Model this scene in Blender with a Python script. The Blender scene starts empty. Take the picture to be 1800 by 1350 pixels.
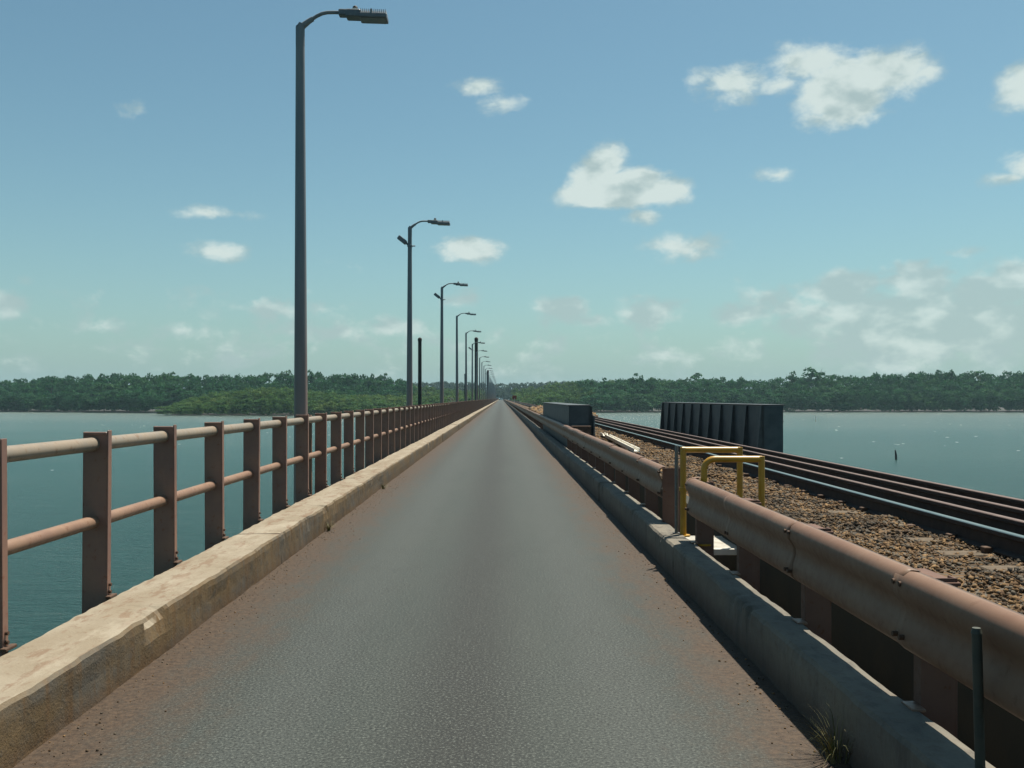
import bpy, math, random
import numpy as np
from mathutils import Vector, Matrix, noise as mnoise

random.seed(7)
rng = np.random.default_rng(7)
R = math.radians
sc = bpy.context.scene
COL = sc.collection

# ------------------------------------------------------------------ camera, sky, sun, exposure
H = 1.5                      # eye height over the road, metres
F = 1650.0                   # focal length in photograph pixels (1800 wide)
cam_d = bpy.data.cameras.new('camera')
cam_d.sensor_width = 36.0
cam_d.lens = F / 1800.0 * 36.0
cam_d.shift_x = 19.0 / 1800.0
cam_d.shift_y = 25.0 / 1800.0
cam_d.clip_start = 0.1
cam_d.clip_end = 12000
cam = bpy.data.objects.new('camera', cam_d)
COL.objects.link(cam)
cam.location = (0, 0, H)
cam.rotation_euler = (R(90), 0, 0)
sc.camera = cam

SUN = Vector((0.29, 0.31, 1.0)).normalized()
SUN_EL = math.asin(SUN.z)
SUN_AZ = math.atan2(SUN.x, SUN.y)

sl = bpy.data.lights.new('sun', 'SUN')
sl.energy = 5.0
sl.angle = R(0.53)
sl.color = (1.0, 0.92, 0.78)
so = bpy.data.objects.new('sun', sl)
COL.objects.link(so)
so.rotation_euler = (-SUN).to_track_quat('-Z', 'Y').to_euler()

sc.view_settings.view_transform = 'Standard'
sc.view_settings.look = 'None'
sc.view_settings.exposure = 0.862
sc.view_settings.gamma = 1.0
sc.view_settings.use_curve_mapping = False
sc.render.film_transparent = False
try:
    sc.cycles.use_denoising = True
    sc.cycles.denoiser = 'OPENIMAGEDENOISE'
    sc.cycles.sample_clamp_indirect = 4.0
    sc.cycles.max_bounces = 6
    sc.cycles.diffuse_bounces = 3
    sc.cycles.glossy_bounces = 3
    sc.cycles.transmission_bounces = 2
    sc.cycles.volume_bounces = 0
    sc.cycles.caustics_reflective = False
    sc.cycles.caustics_refractive = False
except Exception:
    pass


class NT:
    """small helper around a node tree"""
    def __init__(s, tree):
        s.t = tree; s.n = tree.nodes; s.l = tree.links

    def node(s, typ, **kw):
        n = s.n.new(typ)
        for k, v in kw.items():
            setattr(n, k, v)
        return n

    def put(s, sock, v):
        if isinstance(v, bpy.types.NodeSocket):
            s.l.new(v, sock)
        elif isinstance(v, (tuple, list)) and len(v) == 3 and sock.type == 'RGBA':
            sock.default_value = (*v, 1)
        else:
            sock.default_value = v

    def m(s, op, a, b=None, c=None, clamp=False):
        n = s.node('ShaderNodeMath', operation=op, use_clamp=clamp)
        s.put(n.inputs[0], a)
        if b is not None: s.put(n.inputs[1], b)
        if c is not None: s.put(n.inputs[2], c)
        return n.outputs[0]

    def mr(s, v, a, b, c=0.0, d=1.0, smooth=True):
        n = s.node('ShaderNodeMapRange')
        n.interpolation_type = 'SMOOTHSTEP' if smooth else 'LINEAR'
        s.put(n.inputs['Value'], v)
        for nm, x in (('From Min', a), ('From Max', b), ('To Min', c), ('To Max', d)):
            s.put(n.inputs[nm], x)
        return n.outputs[0]

    def mix(s, f, a, b, mode='MIX'):
        n = s.node('ShaderNodeMix', data_type='RGBA', blend_type=mode)
        s.put(n.inputs[0], f); s.put(n.inputs[6], a); s.put(n.inputs[7], b)
        return n.outputs[2]

    def noise(s, vec, scale, detail=4.0, rough=0.55, dist=0.0):
        n = s.node('ShaderNodeTexNoise')
        if vec is not None: s.l.new(vec, n.inputs['Vector'])
        n.inputs['Scale'].default_value = scale
        n.inputs['Detail'].default_value = detail
        n.inputs['Roughness'].default_value = rough
        n.inputs['Distortion'].default_value = dist
        return n.outputs['Fac']

    def scaled(s, vec, sx, sy, sz):
        n = s.node('ShaderNodeMapping')
        s.l.new(vec, n.inputs['Vector'])
        n.inputs['Scale'].default_value = (sx, sy, sz)
        return n.outputs[0]

    def bump(s, h, strength, dist=0.02, normal=None):
        n = s.node('ShaderNodeBump')
        s.l.new(h, n.inputs['Height'])
        n.inputs['Strength'].default_value = strength
        n.inputs['Distance'].default_value = dist
        if normal is not None: s.l.new(normal, n.inputs['Normal'])
        return n.outputs[0]


# --- world: Nishita sky with the photograph's clouds laid over it by direction
world = bpy.data.worlds.new('World')
sc.world = world
world.use_nodes = True
W = NT(world.node_tree)
W.n.clear()
sky = W.node('ShaderNodeTexSky', sky_type='NISHITA')
sky.sun_disc = False
sky.sun_elevation = SUN_EL
sky.sun_rotation = SUN_AZ
sky.air_density = 1.0
sky.dust_density = 0.7
sky.ozone_density = 1.0
SKY_STRENGTH = 0.055
SKY_TINT = (1.0, 1.0, 1.0)
tc = W.node('ShaderNodeTexCoord')
vec = tc.outputs['Generated']
sep = W.node('ShaderNodeSeparateXYZ')
W.l.new(vec, sep.inputs[0])
az = W.m('ARCTAN2', sep.outputs[0], sep.outputs[1])
el = W.m('ARCSINE', W.m('MAXIMUM', W.m('MINIMUM', sep.outputs[2], 1.0), -1.0))


def dirc(x, y):
    dx, dy = x - 881.0, 700.0 - y
    return math.atan2(dx, F), math.atan2(dy, math.hypot(dx, F))


def cloud_field(lst):
    out = None
    for (x, y, rx, ry, w) in lst:
        a0, e0 = dirc(x, y)
        da = W.m('MULTIPLY', W.m('SUBTRACT', az, a0), F / rx)
        de = W.m('MULTIPLY', W.m('SUBTRACT', el, e0), F / ry)
        d = W.m('SQRT', W.m('ADD', W.m('MULTIPLY', da, da), W.m('MULTIPLY', de, de)))
        v = W.m('MULTIPLY', W.m('SUBTRACT', 1.0, d), w)
        out = v if out is None else W.m('MAXIMUM', out, v)
    return out


CLOUDS = [
    (1285, 148, 85, 34, .9), (1235, 140, 45, 22, .6), (1430, 112, 75, 42, .9), (1480, 160, 95, 58, 1.45),
    (1560, 128, 95, 44, 1.0), (1625, 130, 50, 24, .7), (1370, 150, 70, 20, .7),
    (1810, 148, 50, 42, 1.0), (1815, 290, 50, 34, .9), (1780, 312, 50, 14, .6),
    (1066, 292, 48, 48, 1.5), (1052, 318, 62, 40, 1.5), (1100, 320, 80, 36, 1.5), (1150, 338, 66, 30, 1.3), (1090, 345, 110, 26, 1.4), (1015, 342, 50, 24, .8), (1165, 345, 50, 26, .8),
    (1135, 380, 40, 15, .5), (828, 440, 68, 28, 1.1), (378, 440, 56, 22, .62), (370, 375, 62, 13, .5),
    (842, 152, 44, 15, .5), (885, 180, 36, 14, .4), (1365, 308, 42, 14, .5), (1190, 436, 76, 25, .65),
]
FAINT = [
    (245, 192, 22, 12, .5), (1690, 441, 36, 10, .5),
    (1640, 570, 360, 85, 1.5), (1480, 508, 84, 38, 1.5), (1615, 494, 78, 38, 1.5), (1745, 512, 96, 50, 1.6), (1540, 560, 140, 46, 1.4), (1700, 570, 150, 46, 1.4),
    (1150, 552, 78, 34, 1.25), (1290, 556, 68, 28, 1.15), (985, 545, 78, 32, 1.3), (1050, 562, 40, 16, .8),
    (812, 525, 50, 16, .6), (15, 533, 50, 30, .9), (115, 572, 60, 22, .6), (200, 576, 50, 18, .6), (115, 520, 40, 20, .5),
    (320, 580, 60, 18, .6), (565, 582, 80, 24, .7), (690, 572, 66, 22, .7), (450, 540, 160, 24, .5), (48, 490, 30, 12, .4),
    (900, 610, 400, 26, .12), (250, 620, 330, 22, .10), (1350, 620, 300, 30, .22),
]
n1 = W.noise(W.scaled(vec, 1, 1, 1.6), 17.0, 9.0, 0.60, 0.25)
n2 = W.noise(W.scaled(vec, 1, 1, 1.6), 55.0, 5.0, 0.65)
nn = W.m('ADD', W.m('MULTIPLY', W.m('SUBTRACT', n1, 0.5), 2.6), W.m('MULTIPLY', W.m('SUBTRACT', n2, 0.5), 0.9))
fa = W.m('MAXIMUM', cloud_field(CLOUDS), -1.2)
dens_a = W.mr(W.m('ADD', fa, W.m('MULTIPLY', nn, 0.72)), -0.06, 0.62)
fb = W.m('MAXIMUM', cloud_field(FAINT), -1.2)
dens_b = W.m('MULTIPLY', W.mr(W.m('ADD', fb, W.m('MULTIPLY', nn, 1.2)), -0.10, 0.80), 0.74)
# the rest of the sky, out of the frame, carries the same sort of scattered clouds
nz = W.noise(W.scaled(vec, 1, 1, 2.2), 5.5, 8.0, 0.58, 0.2)
offaz = W.mr(W.m('ABSOLUTE', W.m('ADD', az, -0.02)), 0.56, 0.72)
offel = W.mr(el, 0.44, 0.56)
off = W.m('MAXIMUM', offaz, offel)
up = W.mr(el, 0.0, 0.08)
dens_c = W.m('MULTIPLY', W.m('MULTIPLY', W.mr(nz, 0.60, 0.72), W.m('MULTIPLY', off, up)), 0.85)
dens = W.m('MAXIMUM', W.m('MULTIPLY', dens_a, 0.93), W.m('MAXIMUM', dens_b, dens_c))
shade = W.noise(W.scaled(vec, 1, 1, 1.8), 26.0, 4.0, 0.5)
ccol = W.mix(W.mr(W.m('ADD', shade, W.m('MULTIPLY', dens_a, 0.16)), 0.42, 0.70), (4.1, 5.3, 5.3), (6.7, 7.7, 7.4))
skyc = W.mix(1.0, sky.outputs[0], (*SKY_TINT,), 'MULTIPLY')
SKYMUL = skyc.node
low = W.m('MULTIPLY', W.m('POWER', 2.718, W.m('MULTIPLY', W.m('MAXIMUM', el, 0.0), -11.0)), 0.92)
skyh = W.mix(low, skyc, (2.65, 4.05, 4.55))
final = W.mix(W.m('MULTIPLY', dens, 1.0, clamp=True), skyh, ccol)
bg = W.node('ShaderNodeBackground')
W.l.new(final, bg.inputs['Color'])
bg.inputs['Strength'].default_value = SKY_STRENGTH
wo = W.node('ShaderNodeOutputWorld')
W.l.new(bg.outputs[0], wo.inputs[0])
SKYMUL.inputs[7].default_value = (0.84, 1.08, 0.95, 1)


# ------------------------------------------------------------------ materials
def mat(name, build, k=0.473):
    m = bpy.data.materials.new(name)
    m.use_nodes = True
    t = NT(m.node_tree)
    b = t.n['Principled BSDF']
    build(t, b)
    inp = b.inputs['Base Color']
    if inp.is_linked:                      # overall reflectance of this material
        src = inp.links[0].from_socket
        t.put(inp, t.mix(1.0, src, (k, k, k), 'MULTIPLY'))
    return m


def pos(t):
    return t.node('ShaderNodeNewGeometry').outputs['Position']


def simple(name, c1, c2, scale=6.0, rough=0.6, metal=0.0, bump=0.15, bscale=80.0, stretch=(1, 1, 1), spec=0.4, k=0.5):
    def f(t, b):
        p = t.scaled(pos(t), *stretch)
        n = t.noise(p, scale, 6, 0.6)
        c = t.mix(t.mr(n, 0.35, 0.65), c1, c2)
        t.put(b.inputs['Base Color'], c)
        b.inputs['Roughness'].default_value = rough
        b.inputs['Metallic'].default_value = metal
        b.inputs['Specular IOR Level'].default_value = spec
        t.put(b.inputs['Normal'], t.bump(t.noise(pos(t), bscale, 4), bump, 0.01))
    return mat(name, f, k)


def painted_steel(name, base, dust, rust, rough=0.5, k=0.473, spec=0.4, grain=(30, 30, 2.5), ra=0.75):
    """paint with dusty upper sides, scuffs and rust spots"""
    def f(t, b):
        p = pos(t)
        n = t.noise(p, 3.0, 6, 0.6)
        n2 = t.noise(p, 22.0, 5, 0.6)
        c = t.mix(t.mr(n, 0.3, 0.7), base, dust)
        streak = t.noise(t.scaled(p, *grain), 1.0, 4, 0.6)
        c = t.mix(t.m('MULTIPLY', t.mr(streak, 0.52, 0.72), 0.45), c, dust)
        c = t.mix(t.m('MULTIPLY', t.mr(n2, 0.60, 0.68), ra), c, rust)
        t.put(b.inputs['Base Color'], c)
        t.put(b.inputs['Roughness'], t.mr(n2, 0.3, 0.7, rough - .1 * ra, rough + .2 * ra))
        b.inputs['Specular IOR Level'].default_value = spec
        t.put(b.inputs['Normal'], t.bump(t.noise(p, 120, 3), 0.06, 0.003))
    return mat(name, f, k)


M = {}
M['railing'] = painted_steel('brown_painted_railing', (0.150, 0.088, 0.072), (0.20, 0.112, 0.080), (0.16, 0.060, 0.032), k=1.15)
M['rail_top'] = painted_steel('worn_top_tube', (0.40, 0.34, 0.27), (0.47, 0.37, 0.27), (0.30, 0.17, 0.10), 0.42)
M['rail_mid'] = painted_steel('dusty_lower_tube', (0.34, 0.20, 0.14), (0.42, 0.26, 0.17), (0.26, 0.12, 0.06), 0.5)
M['guard'] = painted_steel('brown_guard_beam', (0.235, 0.128, 0.082), (0.295, 0.180, 0.120), (0.17, 0.085, 0.05), 0.5, 0.58, 0.3, (14, 1.2, 14), 0.40)
M['guard_post'] = painted_steel('brown_guard_post', (0.13, 0.075, 0.06), (0.17, 0.10, 0.075), (0.14, 0.06, 0.03), 0.6, 0.80, 0.15)
M['girder'] = simple('dark_girder_paint', (0.030, 0.040, 0.047), (0.045, 0.056, 0.062), 3.0, 0.6, bump=0.1, spec=0.35, k=1.25)
M['rust'] = simple('rusty_steel', (0.10, 0.055, 0.035), (0.16, 0.09, 0.055), 8, 0.8)
M['rail_steel'] = simple('polished_rail_head', (0.35, 0.42, 0.40), (0.28, 0.36, 0.35), 3, 0.32, 0.85, bump=0.02)
M['rail_side'] = simple('rusty_rail_side', (0.045, 0.032, 0.028), (0.075, 0.05, 0.04), 9, 0.85)
M['check_rail'] = simple('worn_check_rail', (0.22, 0.15, 0.13), (0.16, 0.10, 0.085), 9, 0.6, 0.2)
M['sleeper'] = simple('dusty_sleeper', (0.13, 0.095, 0.06), (0.20, 0.15, 0.10), 12, 0.9)
M['yellow'] = simple('yellow_pipe_paint', (0.50, 0.27, 0.015), (0.42, 0.22, 0.018), 8, 0.38, bump=0.05, spec=0.5, k=0.8)
M['white'] = simple('white_paint', (0.80, 0.78, 0.70), (0.62, 0.58, 0.50), 5, 0.5, k=0.9)
M['galv'] = simple('galvanised_steel', (0.24, 0.26, 0.26), (0.32, 0.33, 0.32), 30, 0.45, 0.5)
M['lampbody'] = simple('grey_lamp_housing', (0.085, 0.10, 0.115), (0.12, 0.13, 0.14), 10, 0.45, 0.1, k=1.2)
M['lampfin'] = simple('lamp_housing_fins', (0.26, 0.27, 0.29), (0.34, 0.35, 0.36), 14, 0.45, 0.1, k=1.0)
M['lens'] = simple('lamp_lens', (0.30, 0.29, 0.32), (0.36, 0.35, 0.37), 10, 0.25)
M['darkpipe'] = simple('dull_green_pipe', (0.055, 0.075, 0.065), (0.09, 0.10, 0.08), 14, 0.55)
M['pile'] = simple('dark_timber_pile', (0.035, 0.034, 0.034), (0.07, 0.062, 0.055), 5, 0.85, stretch=(4, 4, 0.5))
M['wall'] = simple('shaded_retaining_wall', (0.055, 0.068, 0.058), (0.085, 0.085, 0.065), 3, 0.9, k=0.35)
M['concrete'] = simple('deck_concrete', (0.24, 0.22, 0.18), (0.32, 0.29, 0.24), 2, 0.9)
M['red'] = simple('faded_red_paint', (0.35, 0.04, 0.03), (0.28, 0.04, 0.03), 4, 0.6)
M['black'] = simple('black_rubber', (0.02, 0.02, 0.02), (0.03, 0.03, 0.03), 4, 0.7)
M['bark'] = simple('mangrove_bark', (0.10, 0.085, 0.065), (0.17, 0.15, 0.12), 3, 0.9)


def f_pole(t, b):
    p = pos(t)
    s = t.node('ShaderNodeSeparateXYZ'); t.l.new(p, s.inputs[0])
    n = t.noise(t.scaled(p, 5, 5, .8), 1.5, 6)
    # brown tint gets stronger towards the foot of the pole
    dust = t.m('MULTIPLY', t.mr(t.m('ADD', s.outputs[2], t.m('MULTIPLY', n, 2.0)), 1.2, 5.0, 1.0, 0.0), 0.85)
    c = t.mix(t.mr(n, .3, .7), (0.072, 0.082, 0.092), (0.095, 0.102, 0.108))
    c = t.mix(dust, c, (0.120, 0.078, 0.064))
    t.put(b.inputs['Base Color'], c)
    b.inputs['Roughness'].default_value = 0.5
    b.inputs['Specular IOR Level'].default_value = 0.25
    t.put(b.inputs['Normal'], t.bump(t.noise(p, 60, 3), 0.1, 0.005))
M['pole'] = mat('grey_pole_browner_foot', f_pole, 2.0)

RX0, RX1 = -1.325 * H, 0.95 * H           # road edges


def f_road(t, b):
    p = pos(t)
    s = t.node('ShaderNodeSeparateXYZ'); t.l.new(p, s.inputs[0])
    X = s.outputs[0]
    big = t.noise(t.scaled(p, 1.0, 0.22, 1), 1.1, 5, 0.6)
    mid = t.noise(t.scaled(p, 1.0, 0.35, 1), 6.0, 5, 0.6)
    agg = t.noise(p, 70.0, 4, 0.8)
    vo = t.node('ShaderNodeTexVoronoi'); t.l.new(p, vo.inputs['Vector']); vo.inputs['Scale'].default_value = 75
    c = t.mix(t.mr(big, 0.3, 0.7), (0.092, 0.116, 0.108), (0.118, 0.138, 0.126))
    # wheel tracks polished a little paler
    for wx in (-1.05, .62):
        wt = t.mr(t.m('ABSOLUTE', t.m('SUBTRACT', X, t.m('ADD', wx, t.m('MULTIPLY', t.m('SUBTRACT', big, .5), .25)))), 0.05, 0.38, 1.0, 0.0)
        c = t.mix(t.m('MULTIPLY', wt, 0.55), c, (0.150, 0.172, 0.165))
    # oil drip line between the wheel tracks
    oil = t.mr(t.m('ABSOLUTE', t.m('ADD', X, t.m('ADD', 0.19, t.m('MULTIPLY', t.m('SUBTRACT', big, .5), .3)))), 0.02, 0.50, 1.0, 0.0)
    c = t.mix(t.m('MULTIPLY', oil, 0.85), c, (0.056, 0.058, 0.054))
    c = t.mix(t.m('MULTIPLY', t.mr(mid, 0.45, 0.75), 0.30), c, (0.085, 0.092, 0.085))
    # aggregate: pale chips and dark binder
    c = t.mix(t.m('MULTIPLY', t.mr(agg, 0.53, 0.62), 0.9), c, (0.33, 0.37, 0.34))
    c = t.mix(t.m('MULTIPLY', t.mr(agg, 0.48, 0.38), 0.9), c, (0.030, 0.034, 0.032))
    # red dust swept against both kerbs
    dl = t.m('SUBTRACT', X, RX0)
    dr = t.m('SUBTRACT', RX1, X)
    wob = t.m('ADD', t.m('MULTIPLY', t.m('SUBTRACT', mid, 0.5), 0.9), t.m('MULTIPLY', t.m('SUBTRACT', t.noise(p, 18, 4, .7), 0.5), 0.35))
    ed = t.mr(t.m('ADD', dl, wob), 0.04, 0.80, 1.0, 0.0)
    er = t.mr(t.m('ADD', dr, wob), 0.05, 0.66, 1.0, 0.0)
    e = t.m('MAXIMUM', ed, er)
    dn = t.noise(p, 28, 5, 0.7)
    dustc = t.mix(t.mr(dn, 0.35, 0.65), (0.115, 0.072, 0.048), (0.245, 0.158, 0.100))
    c = t.mix(t.m('MULTIPLY', e, t.mr(agg, 0.25, 0.6, 0.55, 0.95)), c, dustc)
    t.put(b.inputs['Base Color'], c)
    t.put(b.inputs['Roughness'], t.mr(agg, .3, .7, 0.55, 0.8))
    b.inputs['Specular IOR Level'].default_value = 0.25
    hgt = t.m('ADD', t.m('MULTIPLY', agg, 1.0), t.m('MULTIPLY', vo.outputs['Distance'], 0.6))
    t.put(b.inputs['Normal'], t.bump(hgt, 0.35, 0.005))
M['road'] = mat('worn_asphalt_with_red_dust', f_road, 0.285)


def f_kerb(t, b):
    p = pos(t)
    s = t.node('ShaderNodeSeparateXYZ'); t.l.new(p, s.inputs[0])
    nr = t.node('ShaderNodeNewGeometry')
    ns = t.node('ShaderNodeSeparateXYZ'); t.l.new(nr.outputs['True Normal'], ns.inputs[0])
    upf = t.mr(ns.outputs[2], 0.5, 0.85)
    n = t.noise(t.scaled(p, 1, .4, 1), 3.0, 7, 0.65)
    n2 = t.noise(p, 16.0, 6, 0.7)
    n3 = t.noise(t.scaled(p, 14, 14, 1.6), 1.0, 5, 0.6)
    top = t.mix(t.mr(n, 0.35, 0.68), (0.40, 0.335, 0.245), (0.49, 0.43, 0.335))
    top = t.mix(t.m('MULTIPLY', t.mr(n2, 0.54, 0.70), 0.55), top, (0.26, 0.165, 0.11))
    scr = t.noise(t.scaled(p, 9, 2.2, 1), 1.6, 5, 0.65)
    top = t.mix(t.m('MULTIPLY', t.mr(scr, 0.52, 0.62), 0.6), top, (0.30, 0.19, 0.125))
    blot = t.noise(t.scaled(p, 3.5, 1.2, 1), 1.3, 7, 0.7)
    top = t.mix(t.m('MULTIPLY', t.mr(blot, 0.50, 0.64), 0.5), top, (0.60, 0.54, 0.43))
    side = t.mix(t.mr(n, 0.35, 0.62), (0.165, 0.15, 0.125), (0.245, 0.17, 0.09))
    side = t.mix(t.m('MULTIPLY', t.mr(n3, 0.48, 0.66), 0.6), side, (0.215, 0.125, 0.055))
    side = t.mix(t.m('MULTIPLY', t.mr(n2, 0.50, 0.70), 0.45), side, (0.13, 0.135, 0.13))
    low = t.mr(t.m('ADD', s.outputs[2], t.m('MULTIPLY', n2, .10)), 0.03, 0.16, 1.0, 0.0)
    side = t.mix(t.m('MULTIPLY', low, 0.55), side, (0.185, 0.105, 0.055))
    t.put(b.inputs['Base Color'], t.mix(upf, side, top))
    b.inputs['Roughness'].default_value = 0.9
    b.inputs['Specular IOR Level'].default_value = 0.2
    t.put(b.inputs['Normal'], t.bump(t.m('ADD', n2, t.m('MULTIPLY', t.noise(p, 90, 3), .4)), 0.55, 0.012))
M['kerb'] = mat('stained_kerb_concrete', f_kerb)


def f_kerb_r(t, b):
    p = pos(t)
    n = t.noise(t.scaled(p, 1, .4, 1), 3.0, 7, 0.65)
    n2 = t.noise(p, 16.0, 6, 0.7)
    c = t.mix(t.mr(n, 0.35, 0.66), (0.26, 0.24, 0.20), (0.36, 0.32, 0.25))
    c = t.mix(t.m('MULTIPLY', t.mr(n2, 0.48, 0.70), 0.5), c, (0.20, 0.14, 0.10))
    s = t.node('ShaderNodeSeparateXYZ'); t.l.new(p, s.inputs[0])
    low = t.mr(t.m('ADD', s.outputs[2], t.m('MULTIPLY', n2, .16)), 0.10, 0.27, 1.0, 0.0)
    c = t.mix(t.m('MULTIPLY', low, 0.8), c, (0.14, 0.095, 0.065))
    st = t.noise(t.scaled(p, 12, 5, 1.2), 1.0, 5, 0.65)
    c = t.mix(t.m('MULTIPLY', t.mr(st, 0.50, 0.66), 0.55), c, (0.13, 0.115, 0.10))
    t.put(b.inputs['Base Color'], c)
    b.inputs['Roughness'].default_value = 0.9
    t.put(b.inputs['Normal'], t.bump(n2, 0.5, 0.012))
M['kerb_r'] = mat('grey_kerb_concrete', f_kerb_r, 0.41)


def f_water(t, b):
    p = pos(t)
    cd = t.node('ShaderNodeSeparateXYZ'); t.l.new(p, cd.inputs[0])
    w1 = t.noise(t.scaled(p, 0.7, 1.5, 1), 0.9, 5, 0.62, 0.3)
    w2 = t.noise(t.scaled(p, 1.0, 1.7, 1), 3.2, 7, 0.72)
    sw = t.noise(t.scaled(p, 0.35, 1.0, 1), 0.05, 4, 0.55)
    big = t.noise(t.scaled(p, 0.3, 1.0, 1), 0.012, 3, 0.5)
    c = t.mix(t.mr(big, 0.35, 0.65), (0.030, 0.112, 0.112), (0.046, 0.130, 0.124))
    # paler and greyer with distance towards the far banks
    far_pale = t.mr(t.m('ADD', cd.outputs[1], t.m('MULTIPLY', big, 160.0)), 150.0, 520.0)
    c = t.mix(t.m('MULTIPLY', far_pale, 0.8), c, (0.170, 0.210, 0.190))
    # scattered white flecks painted in place of sun glints
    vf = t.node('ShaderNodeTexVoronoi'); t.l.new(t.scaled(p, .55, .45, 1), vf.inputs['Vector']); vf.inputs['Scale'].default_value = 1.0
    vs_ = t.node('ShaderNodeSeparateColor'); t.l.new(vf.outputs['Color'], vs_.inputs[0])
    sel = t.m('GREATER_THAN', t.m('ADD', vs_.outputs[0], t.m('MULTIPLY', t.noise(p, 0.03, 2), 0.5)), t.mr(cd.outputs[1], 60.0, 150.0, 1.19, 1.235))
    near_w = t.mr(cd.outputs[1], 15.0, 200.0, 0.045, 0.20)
    glint_fleck = t.m('MULTIPLY', sel, t.m('LESS_THAN', t.m('ADD', vf.outputs['Distance'], t.m('MULTIPLY', t.noise(p, 9, 2), .05)), near_w))
    c = t.mix(glint_fleck, c, (0.8, 0.82, 0.8))
    # wind ripples: wave light and shade painted as paler and darker streaks
    rp = t.noise(t.scaled(p, 0.35, 1.3, 1), 0.8, 6, 0.7, 0.2)
    c = t.mix(t.m('MULTIPLY', t.mr(rp, 0.52, 0.70), 0.35), c, (0.095, 0.175, 0.165))
    c = t.mix(t.m('MULTIPLY', t.mr(rp, 0.47, 0.30), 0.45), c, (0.018, 0.078, 0.080))
    t.put(b.inputs['Base Color'], c)
    t.put(b.inputs['Roughness'], t.mr(glint_fleck, 0, 1, 0.24, 0.8))
    b.inputs['IOR'].default_value = 1.33
    h = t.m('ADD', t.m('MULTIPLY', w1, 1.0), t.m('ADD', t.m('MULTIPLY', w2, 0.7), t.m('MULTIPLY', sw, 2.0)))
    t.put(b.inputs['Normal'], t.bump(h, 1.0, 1.0))
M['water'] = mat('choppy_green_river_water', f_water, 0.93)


def f_mud(t, b):
    n = t.noise(pos(t), 0.2, 6)
    t.put(b.inputs['Base Color'], t.mix(t.mr(n, .3, .7), (0.055, 0.05, 0.035), (0.09, 0.08, 0.055)))
    b.inputs['Roughness'].default_value = 0.9
M['mud'] = mat('mangrove_mud', f_mud, 0.2)


def f_ballast(t, b):
    at = t.node('ShaderNodeAttribute'); at.attribute_name = 'tint'
    n = t.noise(pos(t), 40, 4, .7)
    n0 = t.noise(pos(t), 1.6, 5, .7)
    c = t.mix(at.outputs['Fac'], (0.13, 0.070, 0.034), (0.62, 0.39, 0.19))
    fr_ = t.m('FRACT', t.m('MULTIPLY', at.outputs['Fac'], 13.7))
    c = t.mix(t.m('MULTIPLY', t.m('GREATER_THAN', fr_, .74), .75), c, (0.24, 0.235, 0.205))
    c = t.mix(t.m('MULTIPLY', t.m('LESS_THAN', fr_, .16), .7), c, (0.10, 0.075, 0.055))
    c = t.mix(t.m('MULTIPLY', t.mr(n, .5, .7), .5), c, (0.14, 0.10, 0.06))
    c = t.mix(t.m('MULTIPLY', t.mr(n0, .48, .64), .8), c, (0.09, 0.082, 0.07))
    t.put(b.inputs['Base Color'], c)
    b.inputs['Roughness'].default_value = 0.9
    b.inputs['Specular IOR Level'].default_value = 0.2
    t.put(b.inputs['Normal'], t.bump(n, 0.4, 0.01))
M['ballast'] = mat('dusty_ballast_stone', f_ballast, 0.38)


def leaf_mat(name, dark, light, warm):
    def f(t, b):
        at = t.node('ShaderNodeAttribute'); at.attribute_name = 'tint'
        n = t.noise(pos(t), 0.045, 3, .6)
        c = t.mix(at.outputs['Fac'], dark, light)
        c = t.mix(t.m('MULTIPLY', t.mr(n, .5, .68), .6), c, warm)
        t.put(b.inputs['Base Color'], c)
        b.inputs['Roughness'].default_value = 0.7
        b.inputs['Specular IOR Level'].default_value = 0.1
        tr = t.node('ShaderNodeBsdfTranslucent'); t.put(tr.inputs[0], t.mix(0.5, c, warm))
        mx = t.node('ShaderNodeMixShader'); mx.inputs[0].default_value = 0.28
        t.l.new(b.outputs[0], mx.inputs[1]); t.l.new(tr.outputs[0], mx.inputs[2])
        out = t.n['Material Output']
        t.l.new(mx.outputs[0], out.inputs['Surface'])
    return mat(name, f, 0.8)


M['leaf'] = leaf_mat('mangrove_leaves', (0.009, 0.058, 0.026), (0.026, 0.135, 0.048), (0.055, 0.140, 0.045))
M['leaf_light'] = leaf_mat('young_mangrove_leaves', (0.026, 0.090, 0.026), (0.080, 0.185, 0.044), (0.135, 0.185, 0.045))
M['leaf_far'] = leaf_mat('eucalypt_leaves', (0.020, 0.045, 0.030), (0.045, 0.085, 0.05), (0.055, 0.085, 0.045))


def f_grass(t, b):
    n = t.noise(pos(t), 12, 3)
    t.put(b.inputs['Base Color'], t.mix(t.mr(n, .35, .65), (0.12, 0.15, 0.035), (0.36, 0.30, 0.13)))
    b.inputs['Roughness'].default_value = 0.7
M['grass'] = mat('dry_roadside_grass', f_grass)


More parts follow.
